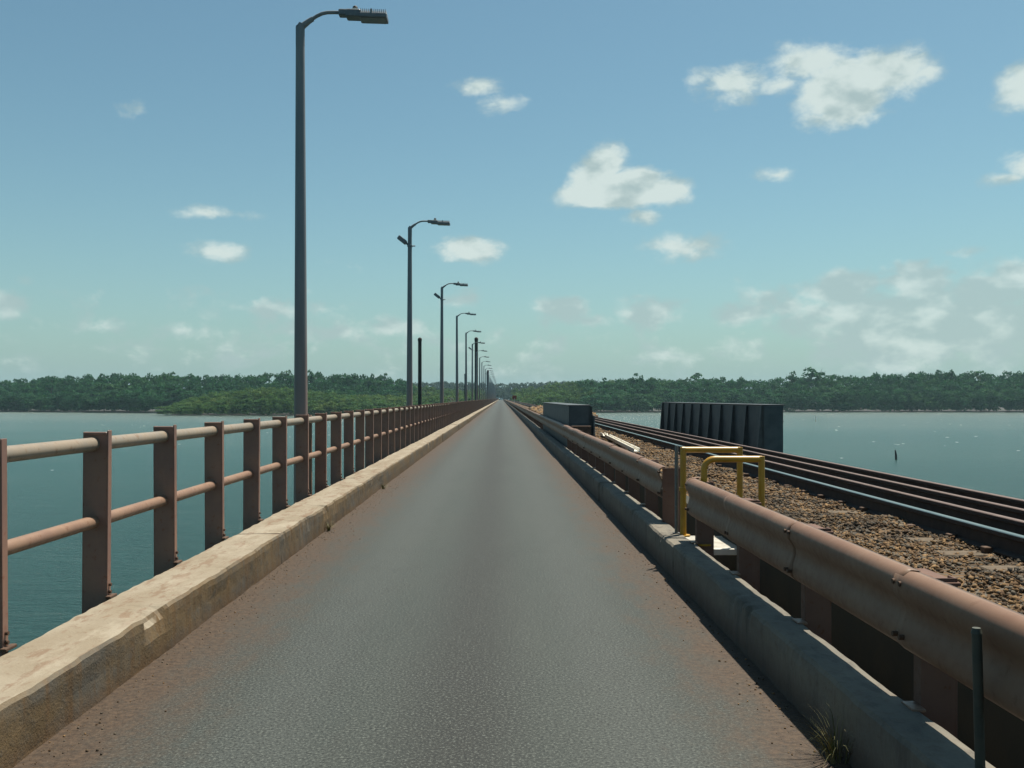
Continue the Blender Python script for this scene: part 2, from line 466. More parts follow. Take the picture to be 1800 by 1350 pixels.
# ------------------------------------------------------------------ mesh helpers
class MB:
    def __init__(s):
        s.v = []; s.f = []; s.smooth = []

    def add(s, vs, fs, smooth=False):
        o = len(s.v)
        s.v.extend(tuple(x) for x in vs)
        s.f.extend(tuple(i + o for i in f) for f in fs)
        s.smooth.extend([smooth] * len(fs))
        return s

    def box(s, x0, x1, y0, y1, z0, z1, b=0.0):
        """box, optionally with chamfered long edges"""
        if b <= 0:
            vs = [(x0, y0, z0), (x1, y0, z0), (x1, y1, z0), (x0, y1, z0), (x0, y0, z1), (x1, y0, z1), (x1, y1, z1), (x0, y1, z1)]
            fs = [(0, 3, 2, 1), (4, 5, 6, 7), (0, 1, 5, 4), (1, 2, 6, 5), (2, 3, 7, 6), (3, 0, 4, 7)]
            return s.add(vs, fs)
        def ring(z, i):
            a, c, d, e = x0 + i, x1 - i, y0 + i, y1 - i
            return [(a + b, d, z), (c - b, d, z), (c, d + b, z), (c, e - b, z), (c - b, e, z), (a + b, e, z), (a, e - b, z), (a, d + b, z)]
        rs = [ring(z0, b * .7), ring(z0 + b, 0), ring(z1 - b, 0), ring(z1, b * .7)]
        vs = [p for r in rs for p in r]
        fs = [tuple(range(7, -1, -1)), tuple(range(24, 32))]
        for k in range(3):
            for i in range(8):
                j = (i + 1) % 8
                fs.append((k * 8 + i, k * 8 + j, k * 8 + 8 + j, k * 8 + 8 + i))
        return s.add(vs, fs)

    def tube(s, pts, r, n=12, caps=True):
        pts = [Vector(p) for p in pts]
        rr = r if isinstance(r, (list, tuple)) else [r] * len(pts)
        vs = []; fs = []
        up = Vector((0, 0, 1))
        prev = None
        for i, p in enumerate(pts):
            d = (pts[min(i + 1, len(pts) - 1)] - pts[max(i - 1, 0)]).normalized()
            if prev is None:
                a = d.cross(up)
                if a.length < .1: a = d.cross(Vector((0, 1, 0)))
                a.normalize()
            else:
                a = (prev - d * prev.dot(d)).normalized()
            prev = a
            c = d.cross(a)
            for k in range(n):
                t = 2 * math.pi * k / n
                vs.append(p + (a * math.cos(t) + c * math.sin(t)) * rr[i])
        for i in range(len(pts) - 1):
            for k in range(n):
                j = (k + 1) % n
                fs.append((i * n + k, i * n + j, (i + 1) * n + j, (i + 1) * n + k))
        s.add(vs, fs, True)
        if caps:
            s.add(vs[:n], [tuple(range(n - 1, -1, -1))])
            s.add(vs[-n:], [tuple(range(n))])
        return s

    def mesh(s, name, m, extra=None):
        me = bpy.data.meshes.new(name)
        me.from_pydata([tuple(v) for v in s.v], [], s.f)
        me.polygons.foreach_set('use_smooth', s.smooth)
        me.materials.append(m)
        if extra: me.materials.append(extra)
        me.update()
        return me

    def build(s, name, m, parent=None, loc=None):
        return link(name, s.mesh(name, m), parent, loc)


def link(name, data, parent=None, loc=None):
    o = bpy.data.objects.new(name, data)
    COL.objects.link(o)
    if parent is not None: o.parent = parent
    if loc is not None: o.location = loc
    return o


def tag(o, label=None, cat=None, group=None, kind=None):
    if label: o['label'] = label
    if cat: o['category'] = cat
    if group: o['group'] = group
    if kind: o['kind'] = kind
    return o


def empty(name, loc, label=None, cat=None, group=None, kind=None):
    o = bpy.data.objects.new(name, None)
    COL.objects.link(o)
    o.location = loc
    o.empty_display_size = 0.2
    return tag(o, label, cat, group, kind)


def copy_tree(o, parent=None):
    c = o.copy()
    COL.objects.link(c)
    c.parent = parent
    for ch in list(o.children):
        copy_tree(ch, c)
    return c


ZW = -5.5                    # water level
FARY = 840.0                 # how far the straight deck runs

# ------------------------------------------------------------------ large structure
w = MB(); w.add([(-3000, -400, ZW), (3000, -400, ZW), (3000, 3000, ZW), (-3000, 3000, ZW)], [(0, 1, 2, 3)])
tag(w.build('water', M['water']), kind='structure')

# river banks: one sheet of mud starting at the shoreline
shore = [(-3000, 505), (-600, 505), (-258, 486), (-200, 462), (-155, 440), (-138, 378), (-100, 372), (-60, 368), (-25, 380), (-9, 395),
         (9, 430), (40, 452), (60, 463), (120, 468), (200, 470), (262, 468), (600, 480), (3000, 500)]
mb = MB(); vs = []; fs = []
for (x, y) in shore:
    vs += [(x, y + 8, ZW - .25), (x, y + 14, ZW + .12), (x, 2990, ZW + .35)]
for i in range(len(shore) - 1):
    for k in range(2):
        a = i * 3 + k
        fs.append((a, a + 3, a + 4, a + 1))
mb.add(vs, fs)
tag(mb.build('mud_bank', M['mud']), kind='structure')

# bridge deck, cross beams and piers
mb = MB()
mb.box(-1.66 * H, 1.08 * H, -12, FARY, -0.55, -0.02)
mb.box(-1.45 * H, 6.6, -12, FARY, -1.25, -0.56)
mb.box(1.62, 7.3, -12, FARY, -0.54, -0.20)
for k in range(24):
    y = 14 + k * 18.0
    if y > 420: break
    for x in (-1.6, 2.3, 6.0):
        mb.tube([(x, y, -1.25), (x, y, ZW - 2)], 0.38, 12)
tag(mb.build('bridge_deck', M['concrete']), kind='structure')

# the asphalt strip
mb = MB(); ys = list(np.arange(-8, 60, 1.0)) + list(np.arange(60, FARY + 1, 20.0))
xs = np.linspace(RX0 - .02, RX1 + .02, 9)
vs = [(x, y, 0.0) for y in ys for x in xs]
fs = [(j * 9 + i, j * 9 + i + 1, (j + 1) * 9 + i + 1, (j + 1) * 9 + i) for j in range(len(ys) - 1) for i in range(8)]
mb.add(vs, fs)
tag(mb.build('road', M['road']), kind='structure')


# kerbs, cast in lengths with open joints
def kerb_segment(x_in, x_out, y0, y1, ztop, zbot, fine, seed, rough=1.0):
    """swept section; x_in is the road side"""
    sg = 1 if x_out > x_in else -1
    w_ = abs(x_out - x_in)
    prof = [(0.0, zbot), (0.0, zbot + .06), (0.0, ztop * .45), (0.0, ztop * .78), (0.004, ztop - .018), (0.018, ztop),
            (w_ * .3, ztop + .002), (w_ * .65, ztop + .002), (w_ - .012, ztop), (w_, ztop - .012), (w_, zbot)]
    step = 0.03 if fine == 2 else (0.25 if fine == 1 else 2.0)
    n = max(2, int((y1 - y0) / step) + 1)
    ysx = np.linspace(y0, y1, n)
    vs = []
    for y in ysx:
        for k, (dx, z) in enumerate(prof):
            a = mnoise.noise(Vector((seed * 7.1 + dx * 3, y * 1.3, z * 4))) * .012
            bq = mnoise.noise(Vector((seed * 3.3, y * 9.0, z * 9 + dx * 9))) * .006
            chip = 0
            if 3 <= k <= 6:
                c = mnoise.noise(Vector((seed * 5.5, y * 2.4, 3.3)))
                c2 = mnoise.noise(Vector((seed * 5.5, y * 13.0, 7.3)))
                chip = max(0, c + c2 * .5 - .38) * .11 * (1 if k in (4, 5) else .45)
            X = x_in + sg * (dx + (a + bq) * rough + chip * rough)
            Z = z + (a * .5 + bq * .7) * rough - chip * .7 * rough
            if k in (0, 10): Z = z
            vs.append((X, y, Z))
    m_ = len(prof)
    fs = []
    for j in range(n - 1):
        for k in range(m_ - 1):
            a, b_, c, d = j * m_ + k, j * m_ + k + 1, (j + 1) * m_ + k + 1, (j + 1) * m_ + k
            fs.append((a, d, c, b_) if sg > 0 else (a, b_, c, d))
    fs.append(tuple(range(m_)) if sg > 0 else tuple(range(m_ - 1, -1, -1)))
    fs.append(tuple(range(n * m_ - 1, (n - 1) * m_ - 1, -1)) if sg > 0 else tuple(range((n - 1) * m_, n * m_)))
    b = MB(); b.add(vs, fs)
    return b


ZK = H - 0.815 * H           # kerb top
for side in (-1, 1):
    root = empty('kerb', (0, 0, 0), kind='structure')
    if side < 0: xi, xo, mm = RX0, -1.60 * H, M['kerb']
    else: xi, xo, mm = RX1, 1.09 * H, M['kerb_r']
    y = -3.3 if side < 0 else -4.0
    k = 0
    brk = [(-3.3, 3.05), (3.05, 6.15)]
    while y < FARY:
        L = (5.9 if k < 16 else 40.0)
        jx = random.uniform(-.010, .010); jz = random.uniform(-.008, .006)
        fine = 2 if y < 14 else (1 if y < 50 else 0)
        b = kerb_segment(xi + jx, xo + jx * .5, y, min(y + L - 0.006, FARY), ZK + jz, -0.05, fine, k + (50 if side > 0 else 0),
                         1.0 if side < 0 else .8)
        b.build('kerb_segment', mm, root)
        y += L; k += 1

# ------------------------------------------------------------------ left railing
PY0, PS = 4.56, 1.20
rail = empty('bridge_railing', (-1.66 * H, 4, 0),
             'long brown steel railing of flat posts and two tubes left of the road', 'railing')
OX = -1.66 * H


def local(b):                # world -> railing root space
    b.v = [(x - OX, y - 4, z) for (x, y, z) in b.v]
    return b


ZT = H - 0.137 * H           # post top
px0, px1 = -1.715 * H - OX, -1.615 * H - OX


def post_mb(dy=0.0):
    b = MB()
    # channel: web faces along the road, flanges turn away, cap closes the top
    b.box(px0 + .006, px1 - .006, dy, dy + .008, -0.42, ZT - .004)
    b.box(px1 - .006, px1 + .003, dy - .001, dy + .052, -0.42, ZT + .008, .002)
    b.box(px0 - .003, px0 + .006, dy - .001, dy + .052, -0.42, ZT - .002, .002)
    b.box(px0 + .002, px1 - .004, dy - .010, dy + .050, ZT - .020, ZT - .003, .003)
    return b


pm = post_mb().mesh('post', M['railing'])
pf = MB().box(px1 + .003, px1 + .035, -.03, .075, ZK - .004, ZK + .012, .003).mesh('foot_plate', M['rust'])
pb = MB()
for zz in (ZK + .03, ZK + .075):
    pb.tube([(px1 + .002, .026, zz), (px1 + .018, .026, zz)], .011, 6)
pbm = pb.mesh('bolts', M['rust'])
i = -5
npost = 0
while True:
    y = PY0 + i * PS
    if npost >= 300: break
    o = link('post', pm, rail, (0, y - 4, 0))
    o.rotation_euler = (R(random.uniform(-.5, .5)), R(random.uniform(-.25, .25)), 0)
    if y < 16:
        link('foot_plate', pf, o, (0, 0, 0)); tag(link('bolts', pbm, o, (0, 0, 0)), kind='stuff')
    npost += 1; i += 1
far = MB()
while PY0 + i * PS < FARY:
    far.v += [(x, yy + PY0 + i * PS - 4, z) for (x, yy, z) in post_mb().v]
    far.f += [tuple(a + len(far.v) - len(post_mb().v) for a in f) for f in post_mb().f]
    far.smooth += [False] * len(post_mb().f)
    i += 1
tag(far.build('far_posts', M['railing'], rail), kind='stuff')
TX = -1.672 * H - OX


def rail_tube(z, r, ph):
    b = MB(); pts = []; y = -6.0
    while y < FARY:
        pts.append((TX + .006 * mnoise.noise(Vector((y * .3, ph, 0))), y - 4, z + .006 * mnoise.noise(Vector((y * .25, ph, 5)))))
        y += 1.2 if y < 60 else 12
    b.tube(pts, r, 16)
    return b


rail_tube(H - .190 * H, .043, 1).build('top_rail', M['rail_top'], rail)
rail_tube(H - .505 * H, .039, 2).build('middle_rail', M['rail_mid'], rail)
col_m = MB().tube([(TX, -.03, 0), (TX, .03, 0)], .049, 16).mesh('sleeve', M['rail_mid'])

# ------------------------------------------------------------------ right guard rail (W-beam on short posts)
GX = 1.045 * H
GS = 1.41
GY0 = 3.69
ZG = H - .452 * H            # top of beam
wprof = [(.075, 0), (.040, .004), (.010, -.018), (0.0, -.050), (.004, -.088), (.024, -.118), (.034, -.140), (.036, -.165), (.030, -.190),
         (.020, -.222), (.014, -.262), (.022, -.293), (.050, -.318), (.078, -.326)]
wprof = [(dx * 1.0, dz) for dx, dz in wprof]


def beam_piece(L, th=.006, flare=0.0):
    vs = []; fs = []
    n = len(wprof)
    ysb = [0, .05, L - .05, L]
    for j, y in enumerate(ysb):
        off = (-.006 if j in (2, 3) else 0.0)
        for (dx, dz) in wprof:
            vs.append((dx + off, y, dz))
        for (dx, dz) in reversed(wprof):
            vs.append((dx + off + th, y, dz - (.0 if dz > -.05 else 0)))
    m2 = 2 * n
    for j in range(len(ysb) - 1):
        for k in range(m2):
            k2 = (k + 1) % m2
            fs.append((j * m2 + k, (j + 1) * m2 + k, (j + 1) * m2 + k2, j * m2 + k2))
    fs.append(tuple(range(m2)))
    fs.append(tuple(range(len(ysb) * m2 - 1, (len(ysb) - 1) * m2 - 1, -1)))
    b = MB(); b.add(vs, fs, True)
    b.smooth[-1] = b.smooth[-2] = False
    return b


beam_m = beam_piece(GS + .07).mesh('beam', M['guard'])
gp = MB()
# post: channel section standing behind the kerb, block out to the beam
gp.box(.088, .225, 0, .008, -.95, -.03)
gp.box(.082, .092, -.001, .066, -.95, -.02, .002)
gp.box(.217, .227, -.001, .066, -.95, -.03, .002)
gpost_m = gp.mesh('post', M['guard_post'])
gcap = MB().box(.095, .235, -.015, .30, -.060, -.045, .003).mesh('bracket', M['guard_post'])
gfoot = MB().box(.03, .084, -.045, .06, ZK - ZG + .002, ZK - ZG + .014, .003).mesh('base_plate', M['rail_mid'])
gb = MB()
for (yy, zz) in ((.03, -.05), (.03, -.26), (.09, -.05), (.09, -.26)):
    gb.tube([(-.009, yy, zz), (.012, yy, zz)], .011, 6)
gb.tube([(.050, .05, -.156), (.078, .05, -.156)], .017, 8)
gbolt_m = gb.mesh('bolts', M['rust'])


def barrier(ya, n, label, end_near=False, end_far=False, nfar=0):
    root = empty('guard_rail', (GX, ya, ZG), label, 'guard rail')
    for k in range(n):
        y = k * GS
        jz = random.uniform(-.006, .006); jx = random.uniform(-.005, .005)
        if k < n - 1:
            o = link('beam', beam_m, root, (jx, y, jz)); o.rotation_euler = (R(random.uniform(-.12, .12)), 0, 0)
        if 23.7 < ya + y < 39.1:      # here the beam is carried by the girder
            bk = MB().box(.07, .14, -.04, .04, -.24, -.08, .004).build('girder_bracket', M['guard_post'], root, (0, y, 0))
            continue
        p = link('post', gpost_m, root, (0, y, 0))
        if ya + y < 40:
            link('bracket', gcap, p); link('base_plate', gfoot, p)
            tag(link('bolts', gbolt_m, root, (jx, y - .03, jz)), kind='stuff')
    return root


near = barrier(GY0 - 4 * GS, 8, 'near length of brown steel guard rail ending at the yellow hoops', end_far=True)
farb = barrier(9.32, 214, 'long far length of brown guard rail running on past the dark girders')
# rounded terminal on the near length and broad end plate on the far one
t_ = MB()
ye = 7 * GS
for sgn in (1,):
    vs = []; fs = []
    n = len(wprof)
    for j in range(7):
        a = j / 6 * math.pi / 2
        for (dx, dz) in wprof:
            vs.append((dx + .10 * (1 - math.cos(a)), ye + .01 + .10 * math.sin(a), dz * (1 - .08 * math.sin(a))))
    for j in range(6):
        for k in range(n - 1):
            fs.append((j * n + k, (j + 1) * n + k, (j + 1) * n + k + 1, j * n + k + 1))
    t_.add(vs, fs, True)
t_.build('end_terminal', M['guard'], near)
ep = MB(); ep.box(.02, .26, -.055, -.045, -.95, .0, .003); ep.box(.0, .09, -.045, .35, -.315, -.01, .004)
ep = MB(); ep.box(.025, .235, -.050, -.040, -.95, -.01, .003)
ep.build('end_plate', M['guard_post'], farb)
fb_ = MB(); yy = 9.32 + 213 * GS
fb_.box(0.0, .08, yy - 9.32, FARY - 9.32, -.31, 0)
tag(fb_.build('far_beam', M['guard'], farb), kind='stuff')

# ------------------------------------------------------------------ railway: retaining walls, ballast, sleepers, rails
ZB = 0.262
WX0, WX1 = 1.5 * H, 6.1
GA, GB = 24.0, 38.9          # girder span beside the road
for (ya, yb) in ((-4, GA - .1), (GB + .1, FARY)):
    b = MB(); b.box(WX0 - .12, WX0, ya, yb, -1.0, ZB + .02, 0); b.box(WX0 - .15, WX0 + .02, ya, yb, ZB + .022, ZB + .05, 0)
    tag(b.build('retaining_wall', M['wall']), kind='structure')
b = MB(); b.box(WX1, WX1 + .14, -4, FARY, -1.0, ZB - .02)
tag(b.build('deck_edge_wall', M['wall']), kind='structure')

# ballast bed (uneven sheet)
bxs = np.linspace(WX0 + .005, WX1 - .005, 22)
bys = list(np.arange(-3.5, 45, .22)) + list(np.arange(45, FARY, 8.0))


def bz(x, y):
    v = ZB + .065 * mnoise.noise(Vector((x * 1.5, y * 1.0, 0))) + .02 * mnoise.noise(Vector((x * 5, y * 5, 3)))
    if 4.05 < x < 5.4: v -= .02
    return v


vs = [(x, y, bz(x, y)) for y in bys for x in bxs]
nb = len(bxs)
fs = [(j * nb + i, j * nb + i + 1, (j + 1) * nb + i + 1, (j + 1) * nb + i) for j in range(len(bys) - 1) for i in range(nb - 1)]
mb = MB(); mb.add(vs, fs)
bb = mb.build('ballast_bed', M['ballast'])
at = bb.data.attributes.new('tint', 'FLOAT', 'POINT')
at.data.foreach_set('value', rng.random(len(vs)).astype(np.float32) * .5)
tag(bb, kind='structure')

# loose stones over it: joined irregular rocks
ico_v = []
ph = (1 + 5 ** .5) / 2
for a, b_ in ((1, ph), (-1, ph), (1, -ph), (-1, -ph)):
    ico_v += [(0, a, b_), (a, b_, 0), (b_, 0, a)]
ico_v = np.array(ico_v) / math.hypot(1, ph)
import itertools
ico_f = []
dmin = min(np.linalg.norm(ico_v[0] - ico_v[k]) for k in range(1, 12))
for a, b_, c in itertools.combinations(range(12), 3):
    if all(abs(np.linalg.norm(ico_v[p_] - ico_v[q_]) - dmin) < 1e-3 for p_, q_ in ((a, b_), (b_, c), (a, c))):
        if np.dot(np.cross(ico_v[b_] - ico_v[a], ico_v[c] - ico_v[a]), ico_v[a]) < 0: b_, c = c, b_
        ico_f.append((a, b_, c))
ico_f = np.array(ico_f)


def np_mesh(name, V, Fq, m, tint=None, smooth=False):
    me = bpy.data.meshes.new(name)
    k = Fq.shape[1]
    me.vertices.add(len(V)); me.vertices.foreach_set('co', V.astype(np.float32).ravel())
    me.loops.add(Fq.size); me.loops.foreach_set('vertex_index', Fq.astype(np.int32).ravel())
    me.polygons.add(len(Fq))
    me.polygons.foreach_set('loop_start', np.arange(0, Fq.size, k, dtype=np.int32))
    me.polygons.foreach_set('loop_total', np.full(len(Fq), k, dtype=np.int32))
    if smooth: me.polygons.foreach_set('use_smooth', np.ones(len(Fq), dtype=bool))
    me.materials.append(m)
    me.update(calc_edges=True)
    if tint is not None:
        a = me.attributes.new('tint', 'FLOAT', 'POINT')
        a.data.foreach_set('value', tint.astype(np.float32))
    return me


def stones(count, x0, x1, y0, y1, smin, smax):
    xx = rng.uniform(x0, x1, count); yy = rng.uniform(y0, y1, count)
    V = []; T = []
    base = rng.uniform(.45, 1.3, (24, 12, 1)) * ico_v[None]
    base *= rng.uniform(.55, 1.0, (24, 1, 3))
    ang = rng.uniform(0, 2 * math.pi, count)
    sz = smin + (smax - smin) * rng.random(count) ** 2
    ti = rng.random(count)
    for i in range(count):
        bsh = base[i % 24]
        c, s_ = math.cos(ang[i]), math.sin(ang[i])
        rot = np.array([[c, -s_, 0], [s_, c, 0], [0, 0, 1]])
        V.append(bsh @ rot.T * sz[i] + np.array([xx[i], yy[i], bz(xx[i], yy[i]) + sz[i] * .25]))
        T.append(np.full(12, ti[i]))
    V = np.concatenate(V); T = np.concatenate(T)
    Fs = (ico_f[None] + (np.arange(count) * 12)[:, None, None]).reshape(-1, 3)
    return V, Fs, T


parts = []
for args in ((21000, WX0 + .03, 4.0, 2.5, 12, .010, .034), (2200, 4.06, 5.4, 3, 14, .014, .036), (14000, WX0 + .03, 3.95, 12, 26, .016, .042),
             (5000, 2.5, 3.95, 26, 44, .03, .06)):
    parts.append(stones(*args))
off = 0; Vs = []; Fs = []; Ts = []
for V, F_, T in parts:
    Vs.append(V); Fs.append(F_ + off); Ts.append(T); off += len(V)
st = link('ballast_gravel', np_mesh('ballast_gravel', np.concatenate(Vs), np.concatenate(Fs), M['ballast'], np.concatenate(Ts)))
tag(st, kind='stuff')

ZR = H - .707 * H            # rail top
XA, XB_, XC, XD = 4.008, 4.507, 4.984, 5.440
track = empty('railway_track', (4.72, 5, 0), 'dark railway track with two inner check rails on brown ballast', 'railway')
RB = ZR - .172


def rail_mb(x, ya, yb, top_mat):
    pr = [(-.070, 0), (.070, 0), (.070, .010), (.014, .028), (.010, .120), (.036, .134), (.036, .166), (.028, .172), (-.028, .172), (-.036, .166),
          (-.036, .134), (-.010, .120), (-.014, .028), (-.070, .010)]
    n = len(pr)
    vs = [(x - 4.72 + a, y - 5, RB + z) for y in (ya, yb) for a, z in pr]
    fs = [(k, n + k, n + (k + 1) % n, (k + 1) % n) for k in range(n)] + [tuple(range(n)), tuple(range(2 * n - 1, n - 1, -1))]
    me = bpy.data.meshes.new('rail')
    me.from_pydata(vs, [], fs); me.materials.append(M['rail_side']); me.materials.append(top_mat)
    for k in (6, 7, 8): me.polygons[k].material_index = 1
    me.update()
    return me


for x, tm, nm in ((XA, M['rail_steel'], 'running_rail'), (XB_, M['check_rail'], 'check_rail'), (XC, M['check_rail'], 'check_rail'),
                  (XD, M['check_rail'], 'running_rail')):
    link(nm, rail_mb(x, -4, FARY, tm), track)
slm = MB().box(-1.2, 1.2, -.115, .115, RB - .14, RB - .003, .012).mesh('sleeper', M['sleeper'])
cl = MB()
for x in (XA, XD):
    for sx in (-1, 1):
        cl.box(x - 4.72 + sx * .10 - .035, x - 4.72 + sx * .10 + .035, -.04, .04, RB - .004, RB + .045, .006)
clm = cl.mesh('fastening', M['rust'])
k = 0; y = -3.0
while k < 290:
    o = link('sleeper', slm, track, (random.uniform(-.04, .04), y - 5, random.uniform(-.012, .004)))
    o.rotation_euler = (0, 0, R(random.uniform(-1.2, 1.2)))
    if y < 24: tag(link('fastenings', clm, o, (0, 0, .002)), kind='stuff')
    y += .66; k += 1


# ------------------------------------------------------------------ through girders either side of the track
def girder(xa, xb, inner, label, GA=24.0, GB=38.9):
    root = empty('plate_girder', (xa, GA, 0), label, 'girder')
    zt, zb = 1.33, -.20
    L = GB - GA; wd = xb - xa
    b = MB(); b.box(.03, wd - .03, .02, L - .02, zb, zt - .03); b.build('web_box', M['girder'], root)
    b = MB(); b.box(0, wd, 0, L, zt - .028, zt, .006); b.build('top_flange', M['girder'], root)
    b = MB(); b.box(.012, wd - .012, -.012, .018, .86, .885, .003); b.build('ledge', M['girder'], root)
    e = MB(); e.box(.05, wd - .05, -.008, .018, zb, zt - .034, 0); e.build('end_plate', M['girder'], root)
    n = 11
    for k in range(n):
        y = .06 + (L - .2) * k / (n - 1)
        # knee bracket: wide at the foot, narrow at the top, on the track side
        if inner < 0: x0, xt, xf = .03, -.010, -.11
        else: x0, xt, xf = wd - .03, wd + .015, wd + .16
        vs = []
        for yy in (y, y + .022):
            vs += [(x0, yy, zb), (xf, yy, zb), (xf, yy, .12), (xt, yy, zt - .04), (x0, yy, zt - .04)]
        fs = [(0, 4, 3, 2, 1), (5, 6, 7, 8, 9)] + [(a, (a + 1) % 5, 5 + (a + 1) % 5, 5 + a) for a in range(5)]
        b = MB(); b.add(vs, fs)
        # face plate along the sloping edge
        sx = 1 if inner > 0 else -1
        vv = []
        for yy in (y - .055, y + .077):
            vv += [(xf + sx * .001, yy, .12), (xf + sx * .012, yy, .12), (xt + sx * .016, yy, zt - .04), (xt + sx * .001, yy, zt - .04)]
        b.add(vv, [(0, 1, 2, 3), (7, 6, 5, 4), (0, 4, 5, 1), (1, 5, 6, 2), (2, 6, 7, 3), (3, 7, 4, 0)])
        b.build('stiffener', M['girder'], root)
    return root


gl = girder(1.705, 2.285, 1, 'dark steel box girder between the road guard rail and the track')
gr = girder(4.71 * H, 4.71 * H + .60, -1, 'dark ribbed steel girder beyond the track at the water side', 25.4, 41.2)
b = MB(); b.box(.08, .56, -.34, -.014, -.2, .80, .01); b.build('bearing_cover', M['rust'], gl)
b = MB(); b.tube([(.66, -.03, -.2), (.66, -.03, 1.05)], .028, 8); b.build('corner_post', M['girder'], gl)


# ------------------------------------------------------------------ street lamps
LX = -1.79 * H
LY0, LS = 12.59, 14.87


def make_lamp():
    root = empty('street_lamp', (LX, LY0, 0))
    b = MB()
    zt = 6.49
    n = 14
    b.tube([(0, 0, -.45 + (zt + .45) * k / n) for k in range(n + 1)], [.101 - .043 * k / n for k in range(n + 1)], 20)
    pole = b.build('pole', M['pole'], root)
    b = MB(); b.tube([(0, 0, zt - .26), (0, 0, zt - .02), (.03, 0, zt + .025)], [.061, .061, .052], 18)
    b.build('collar', M['pole'], root)
    b = MB(); b.tube([(0, 0, zt - .03), (.045, 0, zt + .012), (.12, 0, zt + .07), (.17, 0, zt + .10)], [.045, .043, .036, .034], 12)
    arm = [(.16, 0, zt + .095), (.22, 0, zt + .135), (.29, 0, zt + .168), (.36, 0, zt + .184), (.45, 0, zt + .186), (.56, 0, zt + .183)]
    b.tube(arm, .024, 12)
    b.build('arm', M['pole'], root)
    lum = empty('luminaire', (.52, 0, zt + .17)); lum.parent = root; lum.rotation_euler = (0, R(2.0), 0)
    b = MB()
    b.box(0, .13, -.06, .06, -.035, .045, .010); b.box(.10, .30, -.09, .09, -.060, .038, .012)
    b.build('driver_housing', M['lampbody'], lum)
    b = MB(); b.box(.285, .655, -.12, .12, -.075, -.018, .008); b.build('lamp_head', M['lampbody'], lum)
    b = MB()
    for k in range(14):
        b.box(.30 + k * .0255, .309 + k * .0255, -.11, .11, -.018, .034)
    b.box(.44, .452, -.115, .115, -.016, .040)
    b.build('cooling_fins', M['lampfin'], lum)
    b = MB(); b.box(.31, .63, -.10, .10, -.083, -.073, .003); b.build('lens', M['lens'], lum)
    b = MB(); b.tube([(.215, 0, .048), (.215, 0, .068)], [.045, .045], 14); b.build('cell_base', M['white'], lum)
    b = MB(); b.tube([(.215, 0, .066), (.215, 0, .095), (.215, 0, .112)], [.036, .034, .012], 14); b.build('photocell', M['black'], lum)
    b = MB(); b.box(-.13, .13, -.13, .13, -.47, -.45); b.box(-.02, .17, -.05, .05, -.60, -.48, 0)
    b.build('base_bracket', M['rust'], root)
    b = MB(); b.box(-.045, .045, -.104, -.090, .62, 1.02, .004)
    b.build('hand_hole_cover', M['pole'], root)
    return root


def make_flood():
    e = empty('floodlight', (0, 0, 5.95))
    b = MB(); b.tube([(-.06, 0, 0), (.16, 0, 0)], .018, 8); b.box(-.07, .07, -.07, .07, -.03, .03, .006); b.build('bracket', M['pole'], e)
    b = MB()
    ca, sa = math.cos(R(142)), math.sin(R(142))
    def rt(x, z): return (x * ca - z * sa, x * sa + z * ca)
    q = MB(); q.box(.08, .17, -.03, .03, -.03, .03, .004); q.box(.15, .42, -.13, .13, -.06, .06, .01)
    q.v = [(rt(x, z)[0], y, rt(x, z)[1]) for (x, y, z) in q.v]
    q.build('flood_head', M['lampbody'], e)
    return e


lamp0 = make_lamp()
words = ['tall grey street lamp nearest the viewer, its foot behind the near railing',
         'second street lamp along the railing, with a small tilted floodlight on its pole',
         'third street lamp along the railing, with a tilted floodlight below its arm',
         'fourth street lamp along the railing, plain pole without a floodlight',
         'fifth street lamp along the railing, plain, just left of the thick dark pile',
         'sixth street lamp, floodlit, half hidden behind the thick dark pile by the railing',
         'seventh street lamp, only its head showing right of the thick dark pile',
         'eighth street lamp, first thin pole standing clear right of the thick pile',
         'ninth street lamp, thin pole just beyond the eighth over the far railing',
         'tenth street lamp, last of the far poles rising clearly above the trees']
for k in range(31):
    o = lamp0 if k == 0 else copy_tree(lamp0)
    o.location = (LX, LY0 + k * LS, 0)
    o.rotation_euler = (R(random.uniform(-.3, .3)), R(random.uniform(-.25, .25)) if k else R(-.1), R(random.uniform(-2, 2)) if k else 0)
    tag(o, words[k] if k < 10 else 'tiny far street lamp lost among the distant lamps over the end of the railing', 'street lamp',
        'street lamps along the railing')
f0 = None
for o in [x for x in COL.objects if x.name.startswith('street_lamp')]:
    k = round((o.location.y - LY0) / LS)
    if k in (1, 2, 5, 11):
        if f0 is None: f0 = make_flood(); e = f0
        else: e = copy_tree(f0)
        e.parent = o
# cable conduit strapped to the first pole
b = MB(); b.box(.098, .152, -.05, .0, -.40, 1.27, .006)
b.build('cable_duct', M['guard'], lamp0)

